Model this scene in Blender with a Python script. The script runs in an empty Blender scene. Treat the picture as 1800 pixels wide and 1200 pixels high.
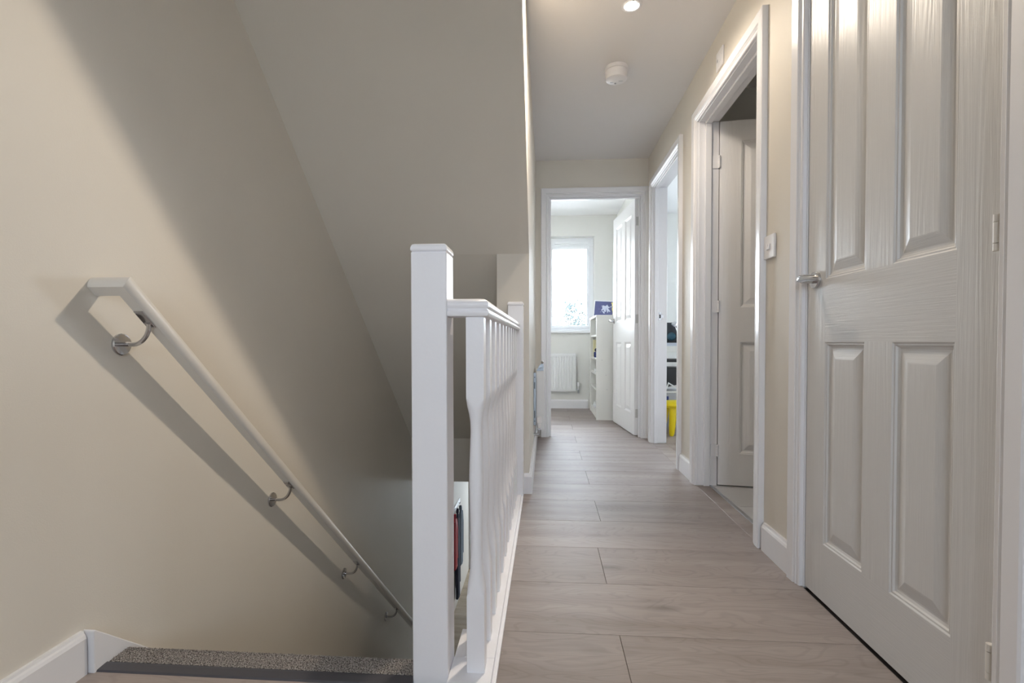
import bpy, bmesh, math, random
from mathutils import Vector, Matrix
from math import pi, sin, cos, radians
random.seed(7)
S = bpy.context.scene
C = S.collection

# ------------------------------------------------------------------ camera
YAW, PITCH, ROLL = .0693, .0199, .0012
c, s, cp, sp, cr, sr = cos(YAW), sin(YAW), cos(PITCH), sin(PITCH), cos(ROLL), sin(ROLL)
rt = Vector((c, s, 0)); f0 = Vector((-s, c, 0)); up0 = Vector((0, 0, 1))
fw = f0*cp - up0*sp; up1 = up0*cp + f0*sp
r2 = rt*cr - up1*sr; u2 = rt*sr + up1*cr
cam = bpy.data.objects.new('camera', bpy.data.cameras.new('camera')); C.objects.link(cam)
cam.matrix_world = Matrix(((r2.x, u2.x, -fw.x, 0), (r2.y, u2.y, -fw.y, 0), (r2.z, u2.z, -fw.z, .785), (0, 0, 0, 1)))
cam.data.sensor_width = 36; cam.data.lens = 866.63/1800*36; cam.data.shift_y = 17.98/1800
cam.data.clip_start = .02; cam.data.clip_end = 300
S.camera = cam

# ------------------------------------------------------------------ world, lights, exposure
w = bpy.data.worlds.new('overcast_sky'); S.world = w; w.use_nodes = True
bg = w.node_tree.nodes['Background']; bg.inputs[0].default_value = (.82, .87, 1.0, 1); bg.inputs[1].default_value = 14.5
S.view_settings.view_transform = 'Standard'; S.view_settings.look = 'None'
S.view_settings.gamma = 1; S.view_settings.use_curve_mapping = False
S.view_settings.exposure = 0.99
S.cycles.use_denoising = True; S.cycles.use_adaptive_sampling = False
S.cycles.max_bounces = 12; S.cycles.diffuse_bounces = 7; S.cycles.glossy_bounces = 4; S.cycles.transparent_max_bounces = 12
S.cycles.sample_clamp_indirect = 6

def area(name, loc, rot, sx, sy, power=0, col=(1, 1, 1), portal=False, shape='RECTANGLE'):
    d = bpy.data.lights.new(name, 'AREA'); d.shape = shape; d.size = sx
    if shape == 'RECTANGLE': d.size_y = sy
    d.energy = power; d.color = col
    if portal: d.cycles.is_portal = True
    o = bpy.data.objects.new(name, d); o.location = loc; o.rotation_euler = rot; C.objects.link(o); return o
# the ceiling downlight (its lens is built further down)
ld = bpy.data.lights.new('downlight_lamp', 'SPOT'); ld.energy = 36; ld.color = (1.0, .85, .66); ld.spot_size = radians(108); ld.spot_blend = .7; ld.shadow_soft_size = .016
lo = bpy.data.objects.new('downlight_lamp', ld); lo.location = (.375, 2.234, 2.250); lo.rotation_euler = Vector((-1.0, -1.2, -1.32)).to_track_quat('-Z', 'Y').to_euler(); C.objects.link(lo)
# the same lamp's wide spill
ld = bpy.data.lights.new('downlight_spill', 'SPOT'); ld.energy = 11; ld.color = (1.0, .87, .72); ld.spot_size = radians(168); ld.spot_blend = .6; ld.shadow_soft_size = .05
lo = bpy.data.objects.new('downlight_spill', ld); lo.location = (.375, 2.234, 2.215); C.objects.link(lo)
# sky portals in the window openings (they only guide the sampling of the sky)
area('portal_bedroom', (-.38, 5.955, 1.45), (radians(-90), 0, 0), 1.84, 1.08, portal=True)
area('portal_landing', (.185, -1.96, 1.475), (radians(90), 0, 0), .85, 1.03, portal=True)
area('portal_study', (2.46, 5.955, 1.475), (radians(-90), 0, 0), 1.75, 1.13, portal=True)
area('portal_study_side', (3.60, 4.80, 1.525), (radians(90), 0, radians(90)), .78, .63, portal=True)
area('portal_hall', (-.35, 8.23, -1.4), (radians(-90), 0, 0), .62, 1.9, portal=True)

# ------------------------------------------------------------------ materials
def nodes(name):
    m = bpy.data.materials.new(name); m.use_nodes = True
    nt = m.node_tree; return m, nt, nt.nodes['Principled BSDF']
def N(nt, t, **k):
    n = nt.nodes.new(t)
    for a, b in k.items(): setattr(n, a, b)
    return n
def paint(name, col, rough=.5, bump=0, scale=200, metal=0, var=0, spec=None):
    m, nt, p = nodes(name); L = nt.links.new
    p.inputs['Base Color'].default_value = (*col, 1); p.inputs['Roughness'].default_value = rough; p.inputs['Metallic'].default_value = metal
    if spec is not None: p.inputs['Specular IOR Level'].default_value = spec
    tc = N(nt, 'ShaderNodeTexCoord')
    if bump:
        n = N(nt, 'ShaderNodeTexNoise'); n.inputs['Scale'].default_value = scale; n.inputs['Detail'].default_value = 4
        L(tc.outputs['Object'], n.inputs['Vector'])
        b = N(nt, 'ShaderNodeBump'); b.inputs['Strength'].default_value = bump; b.inputs['Distance'].default_value = .002
        L(n.outputs['Fac'], b.inputs['Height']); L(b.outputs['Normal'], p.inputs['Normal'])
    if var:
        n = N(nt, 'ShaderNodeTexNoise'); n.inputs['Scale'].default_value = 2.5; n.inputs['Detail'].default_value = 5
        L(tc.outputs['Object'], n.inputs['Vector'])
        r = N(nt, 'ShaderNodeValToRGB'); r.color_ramp.elements[0].position = .3; r.color_ramp.elements[1].position = .7
        r.color_ramp.elements[0].color = (*[v*(1-var) for v in col], 1); r.color_ramp.elements[1].color = (*col, 1)
        L(n.outputs['Fac'], r.inputs['Fac']); L(r.outputs['Color'], p.inputs['Base Color'])
    return m
WALL = paint('cream_emulsion', (.715, .675, .608), .55, .12, 260, var=.035, spec=.3)
CEIL = paint('white_ceiling_emulsion', (.77, .75, .745), .6, .1, 260, spec=.25)
ROOMW = paint('brightened_room_emulsion', (.80, .80, .775), .6, .1, 260, spec=.25)  # colour raised to stand in for stronger light in the rooms
TRIM = paint('white_gloss_trim', (.80, .80, .825), .25)
RAILW = paint('white_satin_joinery', (.87, .87, .91), .32, .15, 90)
CREAMRAIL = paint('offwhite_painted_rail', (.72, .69, .64), .35, .12, 80)
PVC = paint('white_upvc', (.90, .92, .95), .3)
PLASTIC = paint('white_plastic', (.80, .79, .80), .35)
CHROME = paint('polished_chrome', (.62, .62, .64), .08, metal=1)
STEEL = paint('brushed_steel', (.55, .56, .58), .3, metal=1)
GALV = paint('bluish_galvanised_steel', (.42, .48, .56), .4, metal=.6)
BLACK = paint('black_plastic', (.012, .013, .018), .4)
GREYW = paint('pale_worn_hinge_metal', (.55, .55, .54), .4, metal=.3)
DARK = paint('dark_recess', (.02, .02, .022), .8)
STRIP = paint('dark_grey_anodised_strip', (.085, .085, .10), .4, metal=.3)
RADW = paint('white_radiator_enamel', (.80, .81, .82), .3)
YELL = paint('glossy_yellow_plastic', (.85, .66, .005), .35)
LAMIN = paint('white_laminate', (.74, .74, .71), .4)
GREYP = paint('grey_plastic', (.42, .43, .47), .5)
BLUEP = paint('blue_label_print', (.03, .05, .20), .5)
REDC = paint('red_quilted_nylon', (.45, .015, .03), .5, .5, 30)
GREYC = paint('blue_grey_cloth', (.16, .20, .25), .8, .5, 60)
NAVYC = paint('dark_navy_cloth', (.035, .04, .07), .85, .5, 60)
TILE = paint('pale_grey_tile', (.55, .55, .56), .25, .1, 40, var=.1)
BRICKC = paint('outdoor_paving', (.30, .30, .29), .9, .3, 3)

def glass():
    m = bpy.data.materials.new('window_glass'); m.use_nodes = True; nt = m.node_tree; nt.nodes.clear(); L = nt.links.new
    o = N(nt, 'ShaderNodeOutputMaterial'); mx = N(nt, 'ShaderNodeMixShader'); t = N(nt, 'ShaderNodeBsdfTransparent'); g = N(nt, 'ShaderNodeBsdfGlossy')
    g.inputs['Roughness'].default_value = .0; t.inputs['Color'].default_value = (.93, .96, .95, 1)
    fr = N(nt, 'ShaderNodeFresnel'); fr.inputs['IOR'].default_value = 1.3
    L(fr.outputs[0], mx.inputs[0]); L(t.outputs[0], mx.inputs[1]); L(g.outputs[0], mx.inputs[2]); L(mx.outputs[0], o.inputs[0]); return m
GLASS = glass()

def emit(name, col, st):
    m, nt, p = nodes(name); p.inputs['Emission Color'].default_value = (*col, 1); p.inputs['Emission Strength'].default_value = st
    return m
LENS = emit('lit_lamp_lens', (1, .95, .85), 30)

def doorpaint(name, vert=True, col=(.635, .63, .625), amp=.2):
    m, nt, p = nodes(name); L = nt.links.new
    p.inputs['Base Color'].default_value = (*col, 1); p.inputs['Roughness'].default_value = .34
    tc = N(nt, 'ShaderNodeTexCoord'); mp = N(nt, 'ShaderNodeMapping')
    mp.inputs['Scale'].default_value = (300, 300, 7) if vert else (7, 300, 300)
    L(tc.outputs['Object'], mp.inputs['Vector'])
    n = N(nt, 'ShaderNodeTexNoise'); n.inputs['Scale'].default_value = 1; n.inputs['Detail'].default_value = 3; n.inputs['Distortion'].default_value = .6
    L(mp.outputs[0], n.inputs['Vector'])
    mp2 = N(nt, 'ShaderNodeMapping'); mp2.inputs['Scale'].default_value = (13, 13, .8) if vert else (.8, 10, 10)
    L(tc.outputs['Object'], mp2.inputs['Vector'])
    n2 = N(nt, 'ShaderNodeTexNoise'); n2.inputs['Scale'].default_value = 1; n2.inputs['Detail'].default_value = 1
    L(mp2.outputs[0], n2.inputs['Vector'])
    mul = N(nt, 'ShaderNodeMath', operation='MULTIPLY'); mul.inputs[1].default_value = 70; L(n2.outputs['Fac'], mul.inputs[0])
    sn = N(nt, 'ShaderNodeMath', operation='SINE'); L(mul.outputs[0], sn.inputs[0])
    ad = N(nt, 'ShaderNodeMath', operation='MULTIPLY_ADD'); ad.inputs[1].default_value = amp; L(sn.outputs[0], ad.inputs[0]); L(n.outputs['Fac'], ad.inputs[2])
    b = N(nt, 'ShaderNodeBump'); b.inputs['Strength'].default_value = .33; b.inputs['Distance'].default_value = .0014
    L(ad.outputs[0], b.inputs['Height']); L(b.outputs['Normal'], p.inputs['Normal']); return m
DV = doorpaint('shaded_moulded_door_paint_upright_grain'); DH = doorpaint('shaded_moulded_door_paint_level_grain', False, amp=.05)  # darker copy of the door paint, shade put into the colour
EV = doorpaint('lit_white_door_paint_upright_grain', True, (.82, .82, .83)); EH = doorpaint('lit_white_door_paint_level_grain', False, (.82, .82, .83), .05)  # lighter copy for the brighter doors, light put into the colour

def woodfloor(name, c0, c1, c2):
    m, nt, p = nodes(name); L = nt.links.new
    tc = N(nt, 'ShaderNodeTexCoord'); oi = N(nt, 'ShaderNodeObjectInfo')
    mul = N(nt, 'ShaderNodeMath', operation='MULTIPLY'); mul.inputs[1].default_value = 37.0; L(oi.outputs['Random'], mul.inputs[0])
    cb = N(nt, 'ShaderNodeCombineXYZ'); L(mul.outputs[0], cb.inputs[0]); L(mul.outputs[0], cb.inputs[1])
    add = N(nt, 'ShaderNodeVectorMath', operation='ADD'); L(tc.outputs['Object'], add.inputs[0]); L(cb.outputs[0], add.inputs[1])
    def noise(sc, detail, dist=0):
        mp = N(nt, 'ShaderNodeMapping'); mp.inputs['Scale'].default_value = sc; L(add.outputs[0], mp.inputs['Vector'])
        n = N(nt, 'ShaderNodeTexNoise'); n.inputs['Scale'].default_value = 1; n.inputs['Detail'].default_value = detail; n.inputs['Distortion'].default_value = dist
        L(mp.outputs[0], n.inputs['Vector']); return n
    a = noise((1.3, 11, 1), 5, .3)          # broad streaks
    f = noise((14, 220, 1), 4)              # fine fibre
    k = noise((3.0, 11, 1), 1.5, .3)        # rings
    r = N(nt, 'ShaderNodeValToRGB'); e = r.color_ramp.elements
    e[0].position = .28; e[0].color = (*c0, 1); e[1].position = .72; e[1].color = (*c2, 1)
    q = r.color_ramp.elements.new(.5); q.color = (*c1, 1)
    L(a.outputs['Fac'], r.inputs['Fac'])
    ml = N(nt, 'ShaderNodeMath', operation='MULTIPLY'); ml.inputs[1].default_value = 95; L(k.outputs['Fac'], ml.inputs[0])
    sn = N(nt, 'ShaderNodeMath', operation='SINE'); L(ml.outputs[0], sn.inputs[0])
    r2_ = N(nt, 'ShaderNodeMapRange'); r2_.inputs[1].default_value = .35; r2_.inputs[2].default_value = 1; r2_.inputs[3].default_value = 1.0; r2_.inputs[4].default_value = .90
    L(sn.outputs[0], r2_.inputs[0])
    r3 = N(nt, 'ShaderNodeMapRange'); r3.inputs[1].default_value = .3; r3.inputs[2].default_value = .7; r3.inputs[3].default_value = .93; r3.inputs[4].default_value = 1.05
    L(f.outputs['Fac'], r3.inputs[0])
    r4 = N(nt, 'ShaderNodeMapRange'); r4.inputs[3].default_value = .92; r4.inputs[4].default_value = 1.06; L(oi.outputs['Random'], r4.inputs[0])
    m1 = N(nt, 'ShaderNodeMath', operation='MULTIPLY'); L(r2_.outputs[0], m1.inputs[0]); L(r3.outputs[0], m1.inputs[1])
    m2 = N(nt, 'ShaderNodeMath', operation='MULTIPLY'); L(m1.outputs[0], m2.inputs[0]); L(r4.outputs[0], m2.inputs[1])
    # knots
    mpk = N(nt, 'ShaderNodeMapping'); mpk.inputs['Scale'].default_value = (1.6, 5.0, 1); L(add.outputs[0], mpk.inputs['Vector'])
    v = N(nt, 'ShaderNodeTexVoronoi'); v.inputs['Scale'].default_value = 1.3; L(mpk.outputs[0], v.inputs['Vector'])
    rk = N(nt, 'ShaderNodeMapRange'); rk.inputs[1].default_value = .03; rk.inputs[2].default_value = .16; rk.inputs[3].default_value = .62; rk.inputs[4].default_value = 1
    L(v.outputs['Distance'], rk.inputs[0])
    m3 = N(nt, 'ShaderNodeMath', operation='MULTIPLY'); L(m2.outputs[0], m3.inputs[0]); L(rk.outputs[0], m3.inputs[1])
    vm = N(nt, 'ShaderNodeVectorMath', operation='SCALE'); L(r.outputs['Color'], vm.inputs[0]); L(m3.outputs[0], vm.inputs['Scale'])
    L(vm.outputs[0], p.inputs['Base Color'])
    rr = N(nt, 'ShaderNodeMapRange'); rr.inputs[3].default_value = .40; rr.inputs[4].default_value = .54; p.inputs['Specular IOR Level'].default_value = .30; L(f.outputs['Fac'], rr.inputs[0]); L(rr.outputs[0], p.inputs['Roughness'])
    b = N(nt, 'ShaderNodeBump'); b.inputs['Strength'].default_value = .25; b.inputs['Distance'].default_value = .0008
    L(f.outputs['Fac'], b.inputs['Height']); L(b.outputs['Normal'], p.inputs['Normal'])
    return m
OAK = woodfloor('greyed_oak_laminate', (.265, .222, .202), (.325, .278, .258), (.375, .325, .305))
OAKW = woodfloor('warm_lit_oak_laminate', (.27, .20, .13), (.36, .28, .19), (.44, .35, .25))  # same laminate as upstairs, warm hall light put into its colour

def carpetmat():
    m, nt, p = nodes('grey_brown_twist_pile'); L = nt.links.new
    tc = N(nt, 'ShaderNodeTexCoord'); n = N(nt, 'ShaderNodeTexNoise'); n.inputs['Scale'].default_value = 330; n.inputs['Detail'].default_value = 2
    L(tc.outputs['Object'], n.inputs['Vector'])
    r = N(nt, 'ShaderNodeValToRGB'); e = r.color_ramp.elements
    e[0].position = .38; e[0].color = (.08, .07, .065, 1); e[1].position = .63; e[1].color = (.56, .52, .49, 1)
    q = e.new(.5); q.color = (.31, .28, .26, 1)
    L(n.outputs['Fac'], r.inputs['Fac']); L(r.outputs['Color'], p.inputs['Base Color']); p.inputs['Roughness'].default_value = .95
    b = N(nt, 'ShaderNodeBump'); b.inputs['Strength'].default_value = .8; b.inputs['Distance'].default_value = .004
    L(n.outputs['Fac'], b.inputs['Height']); L(b.outputs['Normal'], p.inputs['Normal']); return m
CARPET = carpetmat()

# ------------------------------------------------------------------ helpers
def box(bm, x0, x1, y0, y1, z0, z1, M=None, mi=0):
    vs = [bm.verts.new(Vector(q)) for q in ((x0, y0, z0), (x1, y0, z0), (x1, y1, z0), (x0, y1, z0), (x0, y0, z1), (x1, y0, z1), (x1, y1, z1), (x0, y1, z1))]
    if M is not None:
        for v in vs: v.co = M @ v.co
    for f in ((3, 2, 1, 0), (4, 5, 6, 7), (0, 1, 5, 4), (1, 2, 6, 5), (2, 3, 7, 6), (3, 0, 4, 7)):
        q = bm.faces.new([vs[i] for i in f]); q.material_index = mi
def prism(bm, pts, axis, a, b):
    """extrude the 2-D outline pts along axis 'x','y' or 'z' from a to b"""
    def P(p, t):
        return {'x': (t, p[0], p[1]), 'y': (p[0], t, p[1]), 'z': (p[0], p[1], t)}[axis]
    A = [bm.verts.new(P(p, a)) for p in pts]; B = [bm.verts.new(P(p, b)) for p in pts]; n = len(pts)
    bm.faces.new(A); bm.faces.new(B[::-1])
    for i in range(n): bm.faces.new((A[i], B[i], B[(i+1) % n], A[(i+1) % n]))
def sweep(bm, prof, path, upv=Vector((0, 0, 1)), closed_ends=True, close=False):
    """sweep the profile (side, up) along a polyline with mitred corners"""
    n = len(path); path = [Vector(p) for p in path]; rings = []
    for i, p in enumerate(path):
        a = (path[i]-path[i-1]).normalized() if i > 0 or close else None
        b = (path[(i+1) % n]-path[i]).normalized() if i < n-1 or close else None
        t = (a+b).normalized() if a is not None and b is not None else (a if a is not None else b)
        side = t.cross(upv).normalized(); u = side.cross(t).normalized()
        k = 1.0
        if a is not None and b is not None:
            k = 1/max(.3, t.dot(b))
            # which axis bends?
            d = (b-a)
            ks = k if abs(d.normalized().dot(side)) > .7 else 1; ku = k if ks == 1 else 1
        else: ks = ku = 1
        rings.append([bm.verts.new(p+side*q[0]*ks+u*q[1]*ku) for q in prof])
    m = len(prof)
    for i in range(n if close else n-1):
        A, B = rings[i], rings[(i+1) % n]
        for j in range(m): bm.faces.new((A[j], A[(j+1) % m], B[(j+1) % m], B[j]))
    if closed_ends and not close: bm.faces.new(rings[0][::-1]); bm.faces.new(rings[-1])
def circ(r, n=20): return [(r*cos(2*pi*i/n), r*sin(2*pi*i/n)) for i in range(n)]
def lathe(bm, prof, M=Matrix(), n=28):
    """prof = (radius, height) list, axis z"""
    rings = []
    for r, z in prof:
        rings.append([bm.verts.new(M @ Vector((r*cos(2*pi*i/n), r*sin(2*pi*i/n), z))) for i in range(n)])
    for A, B in zip(rings, rings[1:]):
        for j in range(n): bm.faces.new((A[j], A[(j+1) % n], B[(j+1) % n], B[j]))
    bm.faces.new(rings[0][::-1]); bm.faces.new(rings[-1])
def obj(name, bm, mat, parent=None, bevel=0, smooth=False, seg=2, loc=None, rot=None):
    bmesh.ops.recalc_face_normals(bm, faces=bm.faces)
    me = bpy.data.meshes.new(name); bm.to_mesh(me); bm.free()
    for m in (mat if isinstance(mat, (list, tuple)) else [mat]): me.materials.append(m)
    o = bpy.data.objects.new(name, me); C.objects.link(o)
    if smooth:
        for p in me.polygons: p.use_smooth = True
        try: me.set_sharp_from_angle(angle=radians(38))
        except Exception: pass
    if bevel:
        b = o.modifiers.new('bevel', 'BEVEL'); b.width = bevel; b.segments = seg; b.limit_method = 'ANGLE'; b.angle_limit = radians(40)
    if parent is not None: o.parent = parent
    if loc: o.location = loc
    if rot: o.rotation_euler = rot
    return o
def tag(o, label=None, cat=None, group=None, kind=None):
    if label: o['label'] = label
    if cat: o['category'] = cat
    if group: o['group'] = group
    if kind: o['kind'] = kind
    return o
def empty(name, label, cat, loc=(0, 0, 0), rz=0, group=None, kind=None):
    o = bpy.data.objects.new(name, None); C.objects.link(o); o.location = loc; o.rotation_euler = (0, 0, rz); o.empty_display_size = .1
    return tag(o, label, cat, group, kind)
def struct(name, bm, mat, label=None, cat=None, **k):
    o = obj(name, bm, mat, **k); tag(o, label, cat, kind='structure'); return o
def B(*boxes, **k):
    bm = bmesh.new()
    for b in boxes: box(bm, *b, **k)
    return bm

# ------------------------------------------------------------------ dimensions
XL, XW, XI = -1.10, .824, .924       # left wall, right wall face, far side of the right wall
HC = 2.2675                          # ceiling
YE, YE2 = 4.078, 4.168               # end wall
YF = 5.85                            # window wall
SL = .88                            # pitch of the upper soffit
def soff(y): return 1.965-SL*(y-1.72)
YB = 3.95                            # bulkhead over the foot of the stairs
ZL, ZF = -.35, -2.45                 # lower ceiling, lower floor
ytop = 1.72+(1.965-HC)/SL

# ------------------------------------------------------------------ shell
struct('wall_left', B((XL-.12, XL, -2.02, 8.3, ZF-.1, 2.4)), WALL, 'tall cream painted wall beside the stairs, carrying the stair handrail', 'wall')
Bn0, Bn1, An0, An1, Cn0, Cn1 = 1.965, 2.770, 3.110, 3.900, .935, 1.645   # wall gaps
ZO = 1.992
struct('wall_right', B((XW, XI, -2.02, Cn0, -.35, HC), (XW, XI, Cn0, Cn1, ZO, HC), (XW, XI, Cn1, Bn0, -.35, HC), (XW, XI, Bn0, Bn1, ZO, HC),
       (XW, XI, Bn1, An0, -.35, HC), (XW, XI, An0, An1, ZO, HC), (XW, XI, An1, YE, -.35, HC)), WALL, 'cream painted landing wall with three doorways and the light switch', 'wall')
En0, En1 = .002, .792
struct('wall_end', B((-1.60, En0, YE, YE2, -.35, HC), (En0, En1, YE, YE2, ZO, HC), (En1, XI, YE, YE2, -.35, HC)), WALL, 'short cream wall at the end of the landing around a doorway', 'wall')
YP = 2.545
def ssl(x): return .88+.24*(x-XL)/(-.088-XL)          # the soffit is slightly twisted: steeper on the landing side
def syt(x): return YP-(HC+.03-soff(YP))/ssl(x)
bm = B((-.255, -.088, YP, YE, -.35, HC))
prism(bm, [(YP, HC+.03), (YP, soff(YP)+.008), (syt(-.088)+.007, HC+.03)], 'x', -.20, -.088)
struct('wall_stair_side', bm, WALL, 'cream wall between stairwell and landing, cut off along the sloping soffit', 'wall')
bm = bmesh.new(); prism(bm, [(YP, HC), (YP, soff(YP)), (YB, soff(YB)), (YB, ZL), (YB+.10, ZL), (YB+.10, HC)], 'x', XL, -.255)
NX_, NY_ = 24, 16; top_ = HC+.03
G_ = [[bm.verts.new((x_, YP+(syt(x_)-YP)*j/NY_, soff(YP)+(top_-soff(YP))*j/NY_)) for j in range(NY_+1)] for x_ in [XL+(-.094-XL)*i/NX_ for i in range(NX_+1)]]
G_.append([bm.verts.new((-.088, YP+(syt(-.088)+.007-YP)*j/NY_, soff(YP)+.008+(top_-soff(YP)-.008)*j/NY_)) for j in range(NY_+1)])
for i in range(len(G_)-1):
    for j in range(NY_):
        bm.faces.new((G_[i][j], G_[i][j+1], G_[i+1][j+1], G_[i+1][j])).smooth = True
o_ = struct('ceiling_stair_soffit', bm, WALL, 'sloping painted underside of the upper stairs above the stairwell', 'ceiling')
struct('ceiling', B((XL-.12, 3.6, -2.02, YE+.03, HC, HC+.14)), CEIL, 'flat off-white ceiling over the landing', 'ceiling')
struct('ceiling_bedroom', B((-1.72, 3.6, YE+.03, YF+.3, HC, HC+.14)), paint('daylit_white_ceiling_emulsion', (.88, .88, .885), .6, .05, 260, spec=.25), 'white bedroom ceiling, its colour lightened for the daylight', 'ceiling')  # brighter copy of the ceiling paint, daylight put into its colour
struct('wall_back', B((XL, -.25, -2.02, -1.9, -.35, HC), (.62, XW, -2.02, -1.9, -.35, HC), (-.25, .62, -2.02, -1.9, -.35, .95), (-.25, .62, -2.02, -1.9, 2.0, HC)), WALL, 'cream wall behind the landing with an assumed window in it', 'wall')
# bedroom (through the end door)
WX0, WX1, WZ0, WZ1 = -1.32, .562, .898, 2.025
struct('wall_bedroom', B((-1.72, WX0, YF, YF+.3, -.35, HC), (WX1, XI, YF, YF+.3, -.35, HC), (WX0, WX1, YF, YF+.3, -.35, WZ0), (WX0, WX1, YF, YF+.3, WZ1, HC),
       (-1.72, -1.60, YE2, YF, -.35, HC), (-1.60, -.9, YE2, YE2+.01, 0, HC)), ROOMW, 'pale grey bedroom wall around the bright window', 'wall')
struct('wall_partition', B((.824, XI, YE2, YF, -.35, HC)), ROOMW, 'pale wall between the bedroom and the study, behind the bookcase', 'wall')
# study (through the far right doorway)
struct('wall_study', B((XI, 1.58, YF, YF+.3, -.35, HC), (3.35, 3.6, YF, YF+.3, -.35, HC), (1.58, 3.35, YF, YF+.3, -.35, .90), (1.58, 3.35, YF, YF+.3, 2.05, HC),
       (3.5, 3.6, 1.6, 4.4, -.35, HC), (3.5, 3.6, 5.2, YF, -.35, HC), (3.5, 3.6, 4.4, 5.2, -.35, 1.2), (3.5, 3.6, 4.4, 5.2, 1.85, HC), (XI, 3.5, 3.0, 3.06, -.35, HC)), ROOMW, 'pale study wall seen over the desk', 'wall')
struct('wall_bathroom', B((XI, 3.5, 1.72, 1.80, -.35, HC), (2.6, 2.7, 1.80, 3.0, -.35, HC)), ROOMW, 'dim bathroom wall above the open door', 'wall')
struct('wall_cupboard', B((XI, 1.6, .82, .9, 0, HC), (XI, 1.6, 1.68, 1.72, 0, HC), (1.5, 1.6, .9, 1.68, 0, HC)), WALL, 'inside of the cupboard behind the closed door', 'wall')
# lower hall
struct('wall_under_landing', B((-.21, -.13, 1.2, 3.95, ZF, -.03)), WALL, 'cream wall below the landing on the open side of the stairs', 'wall')
struct('wall_hall', B((.8, .9, 3.8, 8.3, ZF, ZL), (-.21, .8, 3.85, 3.95, ZF, ZL)), ROOMW, 'pale wall of the lower hall', 'wall')
struct('wall_front', B((XL, -.68, 8.2, 8.3, ZF, ZL), (-.02, .8, 8.2, 8.3, ZF, ZL), (-.68, -.02, 8.2, 8.3, -.42, ZL)), ROOMW, 'pale wall around the front door of the lower hall', 'wall')
struct('ceiling_hall', B((XL, .9, YB+.10, 8.3, ZL, ZL+.02)), CEIL, 'white ceiling of the lower hall', 'ceiling')
struct('wall_under_stairs', B((XL, -.21, .95, 1.05, ZF, -.36)), WALL, 'wall behind the foot of the stair flight', 'wall')

# floor: sub-floor slab and single boards
fl = struct('floor', B((XL, XI, -2.02, 1.095, -.35, -.013), (-.205, XI, 1.095, YE2, -.35, -.013), (-1.72, XI, YE2, YF, -.35, -.013), (XI, 3.6, 3.0, YF, -.35, -.013),
       (XI, 3.6, .8, 3.0, -.35, -.013)), paint('brown_underlay', (.10, .08, .07), .8), 'grey oak laminate floor of wide boards laid across the landing', 'floor')
ROW, Y0, PL = .281, 1.321, 1.38
regions = [(XL+.004, XW-.004, -1.9, 1.093), (-.199, XW-.004, 1.093, YE), (En0+.028, En1-.028, YE, YE2), (-1.6, .824, YE2, YF),
           (XW-.004, XI, An0+.03, An1-.03), (XI, 3.5, 3.06, YF), (XW-.004, .887, Bn0+.028, Bn1-.028)]
for (rx0, rx1, ry0, ry1) in regions:
    k = math.floor((ry0-Y0)/ROW)
    while Y0+k*ROW < ry1-.005:
        a, b = max(ry0, Y0+k*ROW), min(ry1, Y0+(k+1)*ROW)
        j = (.196 if k < 3 else .238) if k % 2 else (-.46+.06*((k//2) % 3))
        x = j-PL*6
        while x < rx1:
            p, q = max(x, rx0), min(x+PL, rx1)
            if q-p > .012 and b-a > .004:
                cx, cy = x+PL/2, Y0+(k+.5)*ROW
                g = .0005
                bm = B((p-cx+(g if p > rx0 else 0), q-cx-(g if q < rx1 else 0), a-cy+(g if a > ry0 else 0), b-cy-(g if b < ry1 else 0), -.012, 0))
                o = obj('plank', bm, OAK, fl, bevel=.0007, seg=1, loc=(cx, cy, 0))
            x += PL
        k += 1
lf = struct('floor_hall', B((XL, .9, 1.05, 8.3, ZF-.1, ZF-.012)), DARK, 'oak floor of the lower hall, warm light in its colour, seen past the newel post', 'floor')
k = 0
for i in range(26):
    y = 4.0+i*.17
    if y > 8.1: break
    for j in range(3):
        x0 = XL+(0 if j == 0 else .2+.4*(i % 2)+.8*(j-1)); x1 = min(.8, XL+.2+.4*(i % 2)+.8*j)
        if x1-x0 > .05: obj('plank', B((x0+.001-x0, x1-x0-.001, .001, .169, -.012, 0)), OAKW, lf, loc=(x0, y, ZF))
# bathroom tiles
bt = struct('floor_bathroom', B((XI-.03, 2.6, 1.8, 3.0, -.013, -.008)), GREYP, 'pale tiled bathroom floor behind the threshold bar', 'floor')
for i in range(6):
    for j in range(4):
        a0, b0 = XI-.03+i*.3, 1.8+j*.3
        x1, y1 = min(a0+.297, 2.6), min(b0+.297, 3.0)
        obj('tile', B((0, x1-a0, 0, y1-b0, -.008, 0)), TILE, bt, bevel=.001, seg=1, loc=(a0, b0, .001))
tag(obj('threshold_bar', B((.885, .905, 1.992, 2.744, 0, .004)), STEEL, bevel=.002), 'thin pale metal threshold bar between oak boards and bathroom tiles', 'threshold bar')

# ------------------------------------------------------------------ skirting
SK = [(0, 0), (.016, 0), (.016, .088), (.013, .095), (.010, .099), (.008, .105), (0, .105)]
def skirt(name, path, label, h=1.0):
    bm = bmesh.new(); sweep(bm, [(a, b*h) for a, b in SK], path); return struct(name, bm, TRIM, label, 'skirting board')
skirt('baseboard_left', [(XL, -1.9, 0), (XL, 1.080, 0)], 'white skirting board along the left wall, ending at the top step', .98)
skirt('baseboard_right', [(XW, Bn0-.06, 0), (XW, 1.676, 0)], 'white skirting board under the light switch')
skirt('baseboard_right', [(XW, 3.062, 0), (XW, 2.806, 0)], 'short white skirting board between the two right-hand doorways')
skirt('baseboard_right', [(XW, .885, 0), (XW, -1.9, 0)], 'white skirting board before the closed panelled door')
skirt('baseboard_stair_side', [(-.125, YP, 0), (-.088, YP, 0), (-.088, YE-.015, 0)], 'white skirting board below the landing radiator')
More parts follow.
